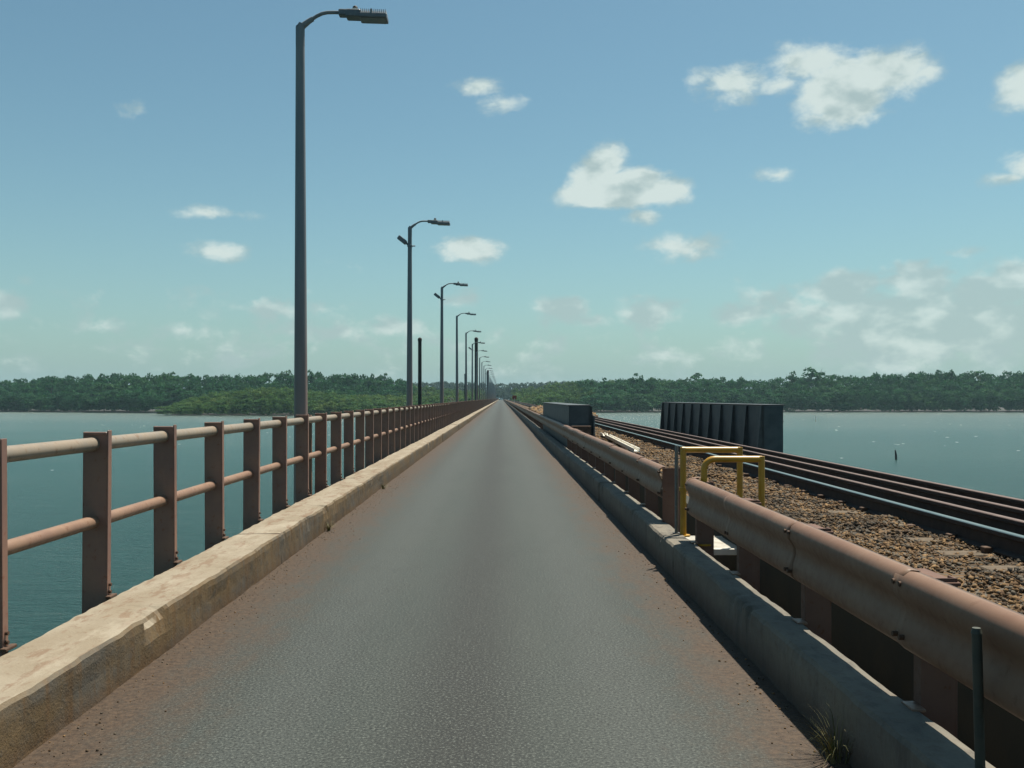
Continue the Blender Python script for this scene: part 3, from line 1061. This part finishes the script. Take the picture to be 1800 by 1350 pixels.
# ------------------------------------------------------------------ yellow hoops, step platform, loose things by the guard rail
def hoop(y, xa, xb, ztop, zl, zr, label, elbow):
    root = empty('handrail_hoop', (xa, y, zl), label, 'handrail', 'yellow pipe hoops at the gap in the guard rail')
    r = .028; w_ = xb - xa; h = ztop - zl - r
    b = MB()
    if elbow:
        pts = [(0, 0, 0), (0, 0, h - .09)] + [(.09 - .09 * math.cos(a), 0, h - .09 + .09 * math.sin(a)) for a in np.linspace(.2, math.pi / 2, 6)]
        pts += [(w_, 0, h)]
        b.tube(pts, r, 14)
    else:
        b.tube([(0, 0, 0), (0, 0, h + r * .7)], r, 14); b.tube([(-.012, 0, h), (w_, 0, h)], r, 14)
    b.build('front_pipe', M['yellow'], root)
    b = MB(); b.tube([(w_, 0, h + .024), (w_, 0, zr - zl)], r * .98, 14); b.build('back_leg', M['yellow'], root)
    b = MB(); b.tube([(0, 0, h * .52), (0, 0, h * .52 + .035)], .038, 14)
    b.tube([(.03, 0, h * .53), (.055, 0, h * .53)], .014, 8); b.build('clamp', M['yellow'], root)
    b = MB(); b.tube([(0, 0, -.002), (0, 0, .012)], .062, 14); b.build('foot_flange', M['yellow'], root)
    return root


h1 = hoop(8.47, 1.095 * H, 1.435 * H, H - .305 * H + .02, ZK - .02, .13, 'taller yellow pipe hoop with square corner at the guard rail gap', False)
h2 = hoop(7.95, 1.145 * H, 1.47 * H, H - .325 * H, ZK - .02, .13, 'lower yellow pipe hoop with rounded elbow rising behind the near guard rail', True)
b = MB(); b.box(0, .55, 0, .03, -.055, 0, .004); b.box(0, .55, .76, .79, -.055, 0, .004)
b.box(0, .03, .03, .76, -.055, 0, .003); b.box(.52, .55, .03, .76, -.055, 0, .003)
pl = empty('step_platform', (1.70, 8.28, .17), 'pale grated step platform seen under the guard rail beside the yellow hoops', 'platform')
b.build('frame', M['white'], pl)
b = MB()
for k in range(18): b.box(.03, .52, .04 + k * .04, .062 + k * .04, -.02, -.006)
b.build('grating', M['white'], pl)
b = MB(); b.box(0.02, .06, .1, .14, -.70, -.056); b.box(.49, .53, .1, .14, -.70, -.056); b.box(0.02, .06, .66, .7, -.70, -.056); b.box(.49, .53, .66, .7, -.70, -.056)
b.build('support_legs', M['galv'], pl)
ld = MB(); ld.box(1.62, 2.2, -4, 60, -.60, -.56)
tag(ld.build('service_ledge', M['concrete']), kind='structure')
# thin grey upright beside hoop 1
b = MB(); b.tube([(0, 0, 0), (0, 0, .80)], .016, 8); b.box(-.03, .03, -.03, .03, -.004, .008)
tag(b.build('grey_upright', M['galv'], None, (1.095 * H - .052, 8.52, ZK - .005)), 'thin grey upright standing against the taller yellow hoop', 'post')

# white length of channel lying on the ballast
wp = MB()
A = Vector((3.02, 20.9, .30)); B = Vector((3.16, 29.3, .34))
d = (B - A).normalized(); sd = Vector((d.y, -d.x, 0)).normalized(); upv = Vector((0, 0, 1))
prof = [(-.075, 0), (.075, 0), (.075, .085), (.055, .085), (.055, .02), (-.055, .02), (-.055, .085), (-.075, .085)]
vs = []; cuts = [0, .80, .82, .87, .89, 1.0]
for c in cuts:
    P = A.lerp(B, c)
    dip = .055 if c in (.82, .87) else 0
    for (a, z) in prof:
        vs.append(P + sd * a + upv * (z - (dip if z > .05 else 0) + .03 * math.sin(c * 3)) )
n = len(prof); fs = []
for j in range(len(cuts) - 1):
    for k in range(n):
        fs.append((j * n + k, (j + 1) * n + k, (j + 1) * n + (k + 1) % n, j * n + (k + 1) % n))
fs += [tuple(range(n)), tuple(range(len(vs) - 1, len(vs) - n - 1, -1))]
wp.add(vs, fs)
o = wp.build('white_channel', M['white'])
tag(o, 'long white painted channel lying on the ballast behind the guard rail', 'channel')

# short pipe standing on the kerb, lower right
b = MB(); b.tube([(-.012, 0, .475), (0, 0, .0)], .0155, 14)
b.tube([(-.0128, 0, .472), (-.0132, 0, .490)], [.0175, .013], 14); b.tube([(0, 0, 0), (0, 0, .012)], .034, 12)
tag(b.build('pipe_stub', M['darkpipe'], None, (1.542, 3.02, ZK - .006)), 'short dull green pipe standing on the kerb in front of the near guard rail', 'pipe')


# grass tufts
def tuft(name, loc, n, hgt, spread, seed, lean=(0, 0)):
    rr = random.Random(seed)
    b = MB()
    for i in range(n):
        a = rr.uniform(0, 2 * math.pi); r0 = rr.uniform(0, .05) * spread / .2
        L = hgt * rr.uniform(.4, 1.0); w_ = rr.uniform(.0010, .0026)
        dx, dy = math.cos(a) + lean[0], math.sin(a) + lean[1]
        out = spread * rr.uniform(.3, 1.0)
        pts = []
        for k in range(6):
            t = k / 5
            pts.append(Vector((math.cos(a) * r0 + dx * out * t ** 1.7, math.sin(a) * r0 + dy * out * t ** 1.7,
                               L * (t * 1.25 - .45 * t ** 3))))
        side = Vector((-dy, dx, 0)).normalized()
        vs = []
        for k, p in enumerate(pts):
            ww = w_ * (1 - k / 5.4)
            vs += [p - side * ww, p + side * ww + Vector((0, 0, ww))]
        b.add(vs, [(2 * k, 2 * k + 1, 2 * k + 3, 2 * k + 2) for k in range(5)])
    return b.build(name, M['grass'], None, loc)


tag(tuft('grass_tuft', (RX1 - .045, 3.9, 0), 85, .25, .26, 3, (-.6, -.4)), 'dry arching grass tuft growing at the foot of the road kerb in shade', 'grass')
tag(tuft('grass_tuft', (RX0 + .04, 10.6, 0), 60, .14, .10, 5), 'small green weed below the pale kerb beside the first lamp', 'weed')
tag(tuft('grass_tuft', (RX0 + .04, 15.5, 0), 60, .13, .10, 6), 'farther green weed at the foot of the pale kerb beyond the first lamp', 'weed')
# loose grit and pebbles along both road edges
cnt = 2600
side = rng.random(cnt) < .55
xx = np.where(side, RX0 + .02 + np.abs(rng.normal(0, .16, cnt)), RX1 - .02 - np.abs(rng.normal(0, .12, cnt)))
yy = 2.2 + rng.random(cnt) ** 1.6 * 16
sz = .0022 + .006 * rng.random(cnt) ** 4
Vg = (ico_v[None] * rng.uniform(.6, 1.1, (cnt, 1, 3)) * sz[:, None, None] + np.stack([xx, yy, sz * .3], 1)[:, None, :]).reshape(-1, 3)
Fg = (ico_f[None] + (np.arange(cnt) * 12)[:, None, None]).reshape(-1, 3)
tag(link('road_grit', np_mesh('road_grit', Vg, Fg, M['ballast'], np.repeat(rng.random(cnt), 12))), kind='stuff')

# red marker post far along the guard rail, brown spoil heap behind the girders
b = MB(); b.box(-.03, .03, -.03, .03, 0, 1.35); b.build_root = None
mk = empty('marker_post', (2.25, 160, .2), 'small red topped marker post far along the guard rail', 'marker')
b.build('stake', M['white'], mk)
b = MB(); b.box(-.35, .35, -.02, .02, 1.1, 1.75, .01); b.build('red_panel', M['red'], mk)
V, F_, T = stones(2600, 2.6, 6.2, 60, 92, .12, .3)
hx = V[:, 0]; hy = V[:, 1]
V[:, 2] += np.clip(1 - ((hx - 4.1) / 1.7) ** 2, 0, 1) * .25
tag(link('spoil_stones', np_mesh('spoil_stones', V, F_, M['ballast'], T * .4 + .6)), kind='stuff')


# ------------------------------------------------------------------ piles and stakes in the river
def pile(x, y, ztop, r, label, rot=0.0):
    root = empty('mooring_pile', (x, y, ZW), label, 'pile', 'piles standing in the river beside the bridge')
    b = MB(); Hh = ztop - ZW
    b.tube([(0, 0, -2), (0, 0, Hh * .5), (0, 0, Hh - r * .6)], [r * 1.08, r, r * .96], 14)
    b.build('shaft', M['pile'], root)
    b = MB(); b.tube([(0, 0, Hh - r * 1.6), (0, 0, Hh - r * .4), (0, 0, Hh + .02), (0, 0, Hh + r * .4)], [r * 1.12, r * 1.12, r * .8, r * .15], 14)
    b.build('cap', M['pile'], root)
    return root


pile(-6.5, 75, H + 4.8, .15, 'dark round topped pile standing in the river between the second and third lamps')
pile(-3.05, 115, H + 7.4, .21, 'thick dark pile rising just beyond the fifth lamp')
pile(-4.3, 112, H + 2.9, .10, 'short thin dark pile just left of the fifth lamp')
pile(-3.3, 235, H + 7.0, .22, 'far dark pile low over the end of the railing')
gw = empty('gangway', (-3.6, 66, -.2), 'pale sloping gangway handrails leaning outside the railing beyond the third lamp', 'gangway')
b = MB()
for q in (0, .5):
    b.tube([(-.15 + q * .3, q, 1.75), (.52 + q * .3, q, 1.25)], .02, 6); b.tube([(-.15 + q * .3, q, 1.5), (.52 + q * .3, q, 1.0)], .02, 6)
    for u in (0, .5, 1): b.tube([(-.15 + .67 * u + q * .3, q, 1.75 - .5 * u), (-.15 + .67 * u + q * .3, q, .2)], .02, 6)
b.build('handrails', M['galv'], gw)
b = MB(); b.box(-.2, .9, -.1, .6, -.0, .1); b.box(-.3, 1.3, -.1, .6, -.35, -.02); b.build('landing', M['rust'], gw)
b = MB(); b.tube([(0.05, 0, -1.5), (0, 0, .5), (-.09, 0, 1.1)], [.14, .13, .06], 10)
tag(b.build('channel_stake', M['pile'], None, (45.0, 107, ZW)), 'dark stake poking out of the open water right of the track', 'stake')
b = MB(); b.tube([(0, 0, -1), (0, 0, 1.5)], [.16, .12], 10)
tag(b.build('white_buoy', M['white'], None, (94.5, 282, ZW)), 'white upright marker buoy far out on the water near the bank', 'buoy')


# ------------------------------------------------------------------ forest on the far banks
def crown_proto(seed, lobes, nleaf, leaf, kind='round'):
    """unit tree (height 1, crown radius about .32): leaf faces spread through overlapping lobes"""
    r_ = np.random.default_rng(seed)
    V = []; T = []
    C = []
    for i in range(lobes):
        a = r_.uniform(0, 2 * math.pi)
        if kind == 'round':
            z = r_.uniform(.06, .84); rad = .26 * math.sqrt(max(.05, 1 - ((z - .45) / .5) ** 2)) * r_.uniform(.2, 1.0)
            rr = r_.uniform(.07, .17)
        else:
            z = r_.uniform(.58, .90); rad = r_.uniform(.02, .26); rr = r_.uniform(.06, .12)
        C.append((math.cos(a) * rad, math.sin(a) * rad, z, rr, r_.uniform(-.25, .25)))
    if kind == 'round': C.append((0, 0, .84, .13, .1)); C.append((0, 0, .5, .24, 0))
    wts = np.array([c[3] ** 2 for c in C]); wts /= wts.sum()
    idx = r_.choice(len(C), nleaf, p=wts)
    for i in idx:
        cx, cy, cz, rr, tl = C[i]
        n = r_.normal(size=3); n /= np.linalg.norm(n)
        if n[2] < -.3: n[2] *= -.5
        p = np.array([cx, cy, cz]) + n * rr * r_.uniform(.72, 1.08) * np.array([1, 1, .75])
        q = r_.normal(size=3) * .75 + n; q /= np.linalg.norm(q)
        u = np.cross(q, r_.normal(size=3)); u /= np.linalg.norm(u); v = np.cross(q, u)
        s1 = leaf * r_.uniform(.5, 1.2); s2 = leaf * r_.uniform(.4, 1.0)
        V += [p - u * s1 * .5 - v * s2 * .3, p + u * s1 * .3 - v * s2 * .5, p + u * s1 * .5 + v * s2 * .4, p - u * s1 * .2 + v * s2 * .5]
        t = np.clip(.35 + tl + r_.normal() * .22, 0, 1)
        T += [t] * 4
    return np.array(V), np.array(T)


protos = [crown_proto(100 + i, 20, 800, .060) for i in range(9)]
tall = [crown_proto(200 + i, 9, 260, .06, 'open') for i in range(5)]


def profile(tbl):
    xs_ = [a for a, _ in tbl]; ys_ = [b for _, b in tbl]
    return lambda x: float(np.interp(x, xs_, ys_))


def imx(X, Y): return 881 + F * X / Y


top_left = profile([(0, 665), (40, 663), (60, 660), (120, 657), (200, 655), (300, 653), (400, 654), (470, 653), (500, 651), (600, 654), (690, 656),
                    (712, 662), (740, 667), (800, 669)])
top_right = profile([(900, 669), (960, 664), (985, 661), (1010, 663), (1060, 665), (1110, 661), (1160, 662), (1200, 661), (1230, 659), (1300, 662), (1350, 663),
                     (1400, 656), (1480, 657), (1530, 652), (1600, 650), (1660, 650), (1730, 649), (1800, 648)])


def forest(name, label, trees, m):
    """trees: list of (X, Y, height, radius, proto, rot, tintshift) joined into one wood"""
    Vs = []; Ts = []
    for (X, Y, h, r, pi, a, ts) in trees:
        V, T = protos[pi % len(protos)]
        c, s_ = math.cos(a), math.sin(a)
        rot = np.array([[c, -s_, 0], [s_, c, 0], [0, 0, 1]])
        Vs.append((V @ rot.T) * np.array([r / .34, r / .34, h]) + np.array([X, Y, ZW]))
        Ts.append(np.clip(T + ts, 0, 1))
    V = np.concatenate(Vs); T = np.concatenate(Ts)
    Fq = np.arange(len(V)).reshape(-1, 4)
    # trunks and prop roots at the water line
    o = link(name, np_mesh(name, V, Fq, m, T))
    tag(o, label, None, None, 'stuff')
    return o


fr = random.Random(11)


def H_for(X, Y, ty): return (700 - ty) * Y / F + H - ZW


def rows(x0, x1, yf, depths, prof, facs, spacing, jit=.10, rad=(4, 6.5), cond=None, lo=0.0):
    out = []
    for dep, fac in zip(depths, facs):
        x = x0
        while x < x1:
            Y = yf(x) + dep + fr.uniform(-3, 3)
            h = H_for(x, Y, prof(imx(x, Y)))
            h = h * fac * (1 + fr.uniform(-jit, jit * .5))
            if cond is None or cond(x, Y):
                out.append((x, Y, max(h, 4.0), fr.uniform(*rad), fr.randrange(99), fr.uniform(0, 6.28), fr.uniform(-.28, .22)))
            x += spacing * fr.uniform(.7, 1.3)
    return out


shx = [a for a, _ in shore]; shy = [b for _, b in shore]
sy = lambda x: float(np.interp(x, shx, shy))
backL = lambda x: max(sy(x), 452 if x > -160 else 0)
t = rows(-300, -47, backL, (-4, 6, 16, 28, 40), top_left, (.60, .78, .92, 1.0, 1.0), 4.4)
forest('left_bank_forest', 'dense dark green mangrove forest along the left bank', t, M['leaf'])
cl_prof = profile([(250, 722), (300, 708), (330, 698), (370, 688), (420, 681), (480, 676), (540, 682), (600, 690), (700, 692), (840, 694)])
t = rows(-136, -12, lambda x: sy(x) - 2, (0, 10, 18, 28, 40, 55), cl_prof, (.66, .82, .95, 1.0, 1.0, 1.0), 4.6, .07, (3.2, 5.0))
forest('young_mangroves', 'brighter low mangrove thicket in front of the left forest', t, M['leaf_light'])
t = rows(42, 340, lambda x: sy(x), (-5, 6, 16, 28, 40), top_right, (.60, .76, .92, 1.0, 1.0), 4.4)
forest('right_bank_forest', 'long green mangrove forest along the right bank', t, M['leaf'])
# low growth each side of the bridge, then the far wood closing the view
low_prof = profile([(700, 688), (780, 684), (870, 687), (900, 690), (960, 684), (1010, 676), (1050, 672)])
t = rows(8, 48, lambda x: sy(x) + 3, (3, 12, 24, 40), low_prof, (.8, .9, 1, 1), 4.4, .12, (3, 5))
t += rows(-55, -8, lambda x: 450, (0, 18, 40), profile([(600, 680), (700, 682), (880, 690)]), (.9, 1, 1), 4.4, .12, (3, 5))
t += rows(-60, -9, lambda x: 530, (0, 30, 60), profile([(600, 672), (700, 674), (870, 684)]), (.9, 1, 1), 5, .12, (4, 6))
t += rows(9, 70, lambda x: 530, (0, 30, 60), profile([(880, 686), (930, 676), (1010, 668), (1100, 664)]), (.9, 1, 1), 5, .12, (4, 6))
forest('bridge_end_mangroves', 'light green low mangroves either side of the far end of the bridge', t, M['leaf_light'])
far_prof = profile([(600, 667), (760, 668), (860, 669), (900, 671), (930, 668), (1000, 666), (1200, 664)])
t = rows(-170, 170, lambda x: 850, (0, 12, 26, 44), far_prof, (.8, .92, 1.0, 1.0), 7.5, .06, (5, 8))
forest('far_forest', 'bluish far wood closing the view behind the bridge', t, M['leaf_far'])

# trees that stand out of the wood
tp = []
for i, (V, T) in enumerate(tall):
    tp.append(np_mesh('crown', V, np.arange(len(V)).reshape(-1, 4), M['leaf'], T))
def trunk_mesh(seed):
    r_ = random.Random(seed); b = MB()
    b.tube([(0, 0, 0), (.005, 0, .35), (-.008, .004, .62), (0, 0, .84)], [.018, .014, .010, .005], 7)
    for k in range(5):
        a = r_.uniform(0, 6.28); z = .5 + k * .06; q = r_.uniform(.12, .22)
        b.tube([(0, 0, z), (math.cos(a) * q * .6, math.sin(a) * q * .6, z + .10), (math.cos(a) * q, math.sin(a) * q, z + .19)], [.007, .005, .002], 5)
    return b.mesh('trunk', M['bark'])
tm = [trunk_mesh(i) for i in range(5)]
EM = [(90, 655, 478, 6, 'slender tree poking up at the left end of the left forest', 0),
      (183, 652, 478, 6, 'thin tree standing above the left forest, a quarter of the way in', 1),
      (300, 648, 480, 6, 'feathery tree raised above the left forest skyline behind the bright thicket', 2),
      (506, 645, 480, 7, 'tallest tree of the left forest, just left of the first lamp', 3),
      (552, 646, 482, 6, 'tree above the left forest just right of the first lamp', 4),
      (591, 652, 482, 6, 'loose crowned tree on the left skyline beyond the first lamp', 0),
      (657, 652, 482, 4, 'small dark tree on the left skyline nearer the second lamp', 1),
      (676, 650, 482, 4, 'spindly round topped tree beside the second lamp on the skyline', 2),
      (1056, 659, 490, 5, 'dark tree on the skyline above the near dark girder', 3),
      (1119, 652, 490, 5, 'pointed tree on the skyline between the two dark girders', 4),
      (1147, 656, 490, 8, 'broad tree on the skyline just left of the ribbed girder', 0),
      (1228, 651, 492, 9, 'ragged open tree on the skyline above the ribbed girder', 1),
      (1268, 657, 492, 6, 'smaller tree right of the ragged one above the ribbed girder', 2),
      (1394, 647, 492, 6, 'dead looking tree left beside the tallest tree of the right bank', 3),
      (1438, 641, 494, 11, 'tallest open crowned tree on the right bank skyline', 4),
      (1602, 649, 494, 9, 'rounded tree slightly above the right forest', 0),
      (1655, 645, 494, 6, 'narrow tree topping the right forest between two rounded ones', 1),
      (1723, 646, 494, 9, 'wide dark tree above the right forest near the picture edge', 2)]
for (ix, ty, Y, rad, lab, k) in EM:
    X = (ix - 881) / F * Y
    h = H_for(X, Y, ty + 2.0) / .98
    root = empty('emergent_tree', (X, Y, ZW), lab, 'tree', 'trees standing above the far forest')
    a = fr.uniform(0, 6.28)
    c = link('crown', tp[k], root); c.scale = (rad / .34, rad / .34, h); c.rotation_euler = (0, 0, a)
    q = link('trunk', tm[k], root); q.scale = (h * .8, h * .8, h); q.rotation_euler = (0, 0, a)

# ------------------------------------------------------------------ haze
HAZE = 0.00013
b = MB(); b.box(-3050, 3050, -450, 3050, ZW - 2.6, 27.0)
hz = bpy.data.materials.new('haze_air'); hz.use_nodes = True
t = NT(hz.node_tree); t.n.clear()
pv = t.node('ShaderNodeVolumePrincipled')
pv.inputs['Color'].default_value = (0.55, 0.85, 1.0, 1)
pv.inputs['Density'].default_value = HAZE
pv.inputs['Anisotropy'].default_value = 0.2
mo = t.node('ShaderNodeOutputMaterial'); t.l.new(pv.outputs[0], mo.inputs['Volume'])
if HAZE > 0:
    tag(b.build('haze', hz), kind='stuff')
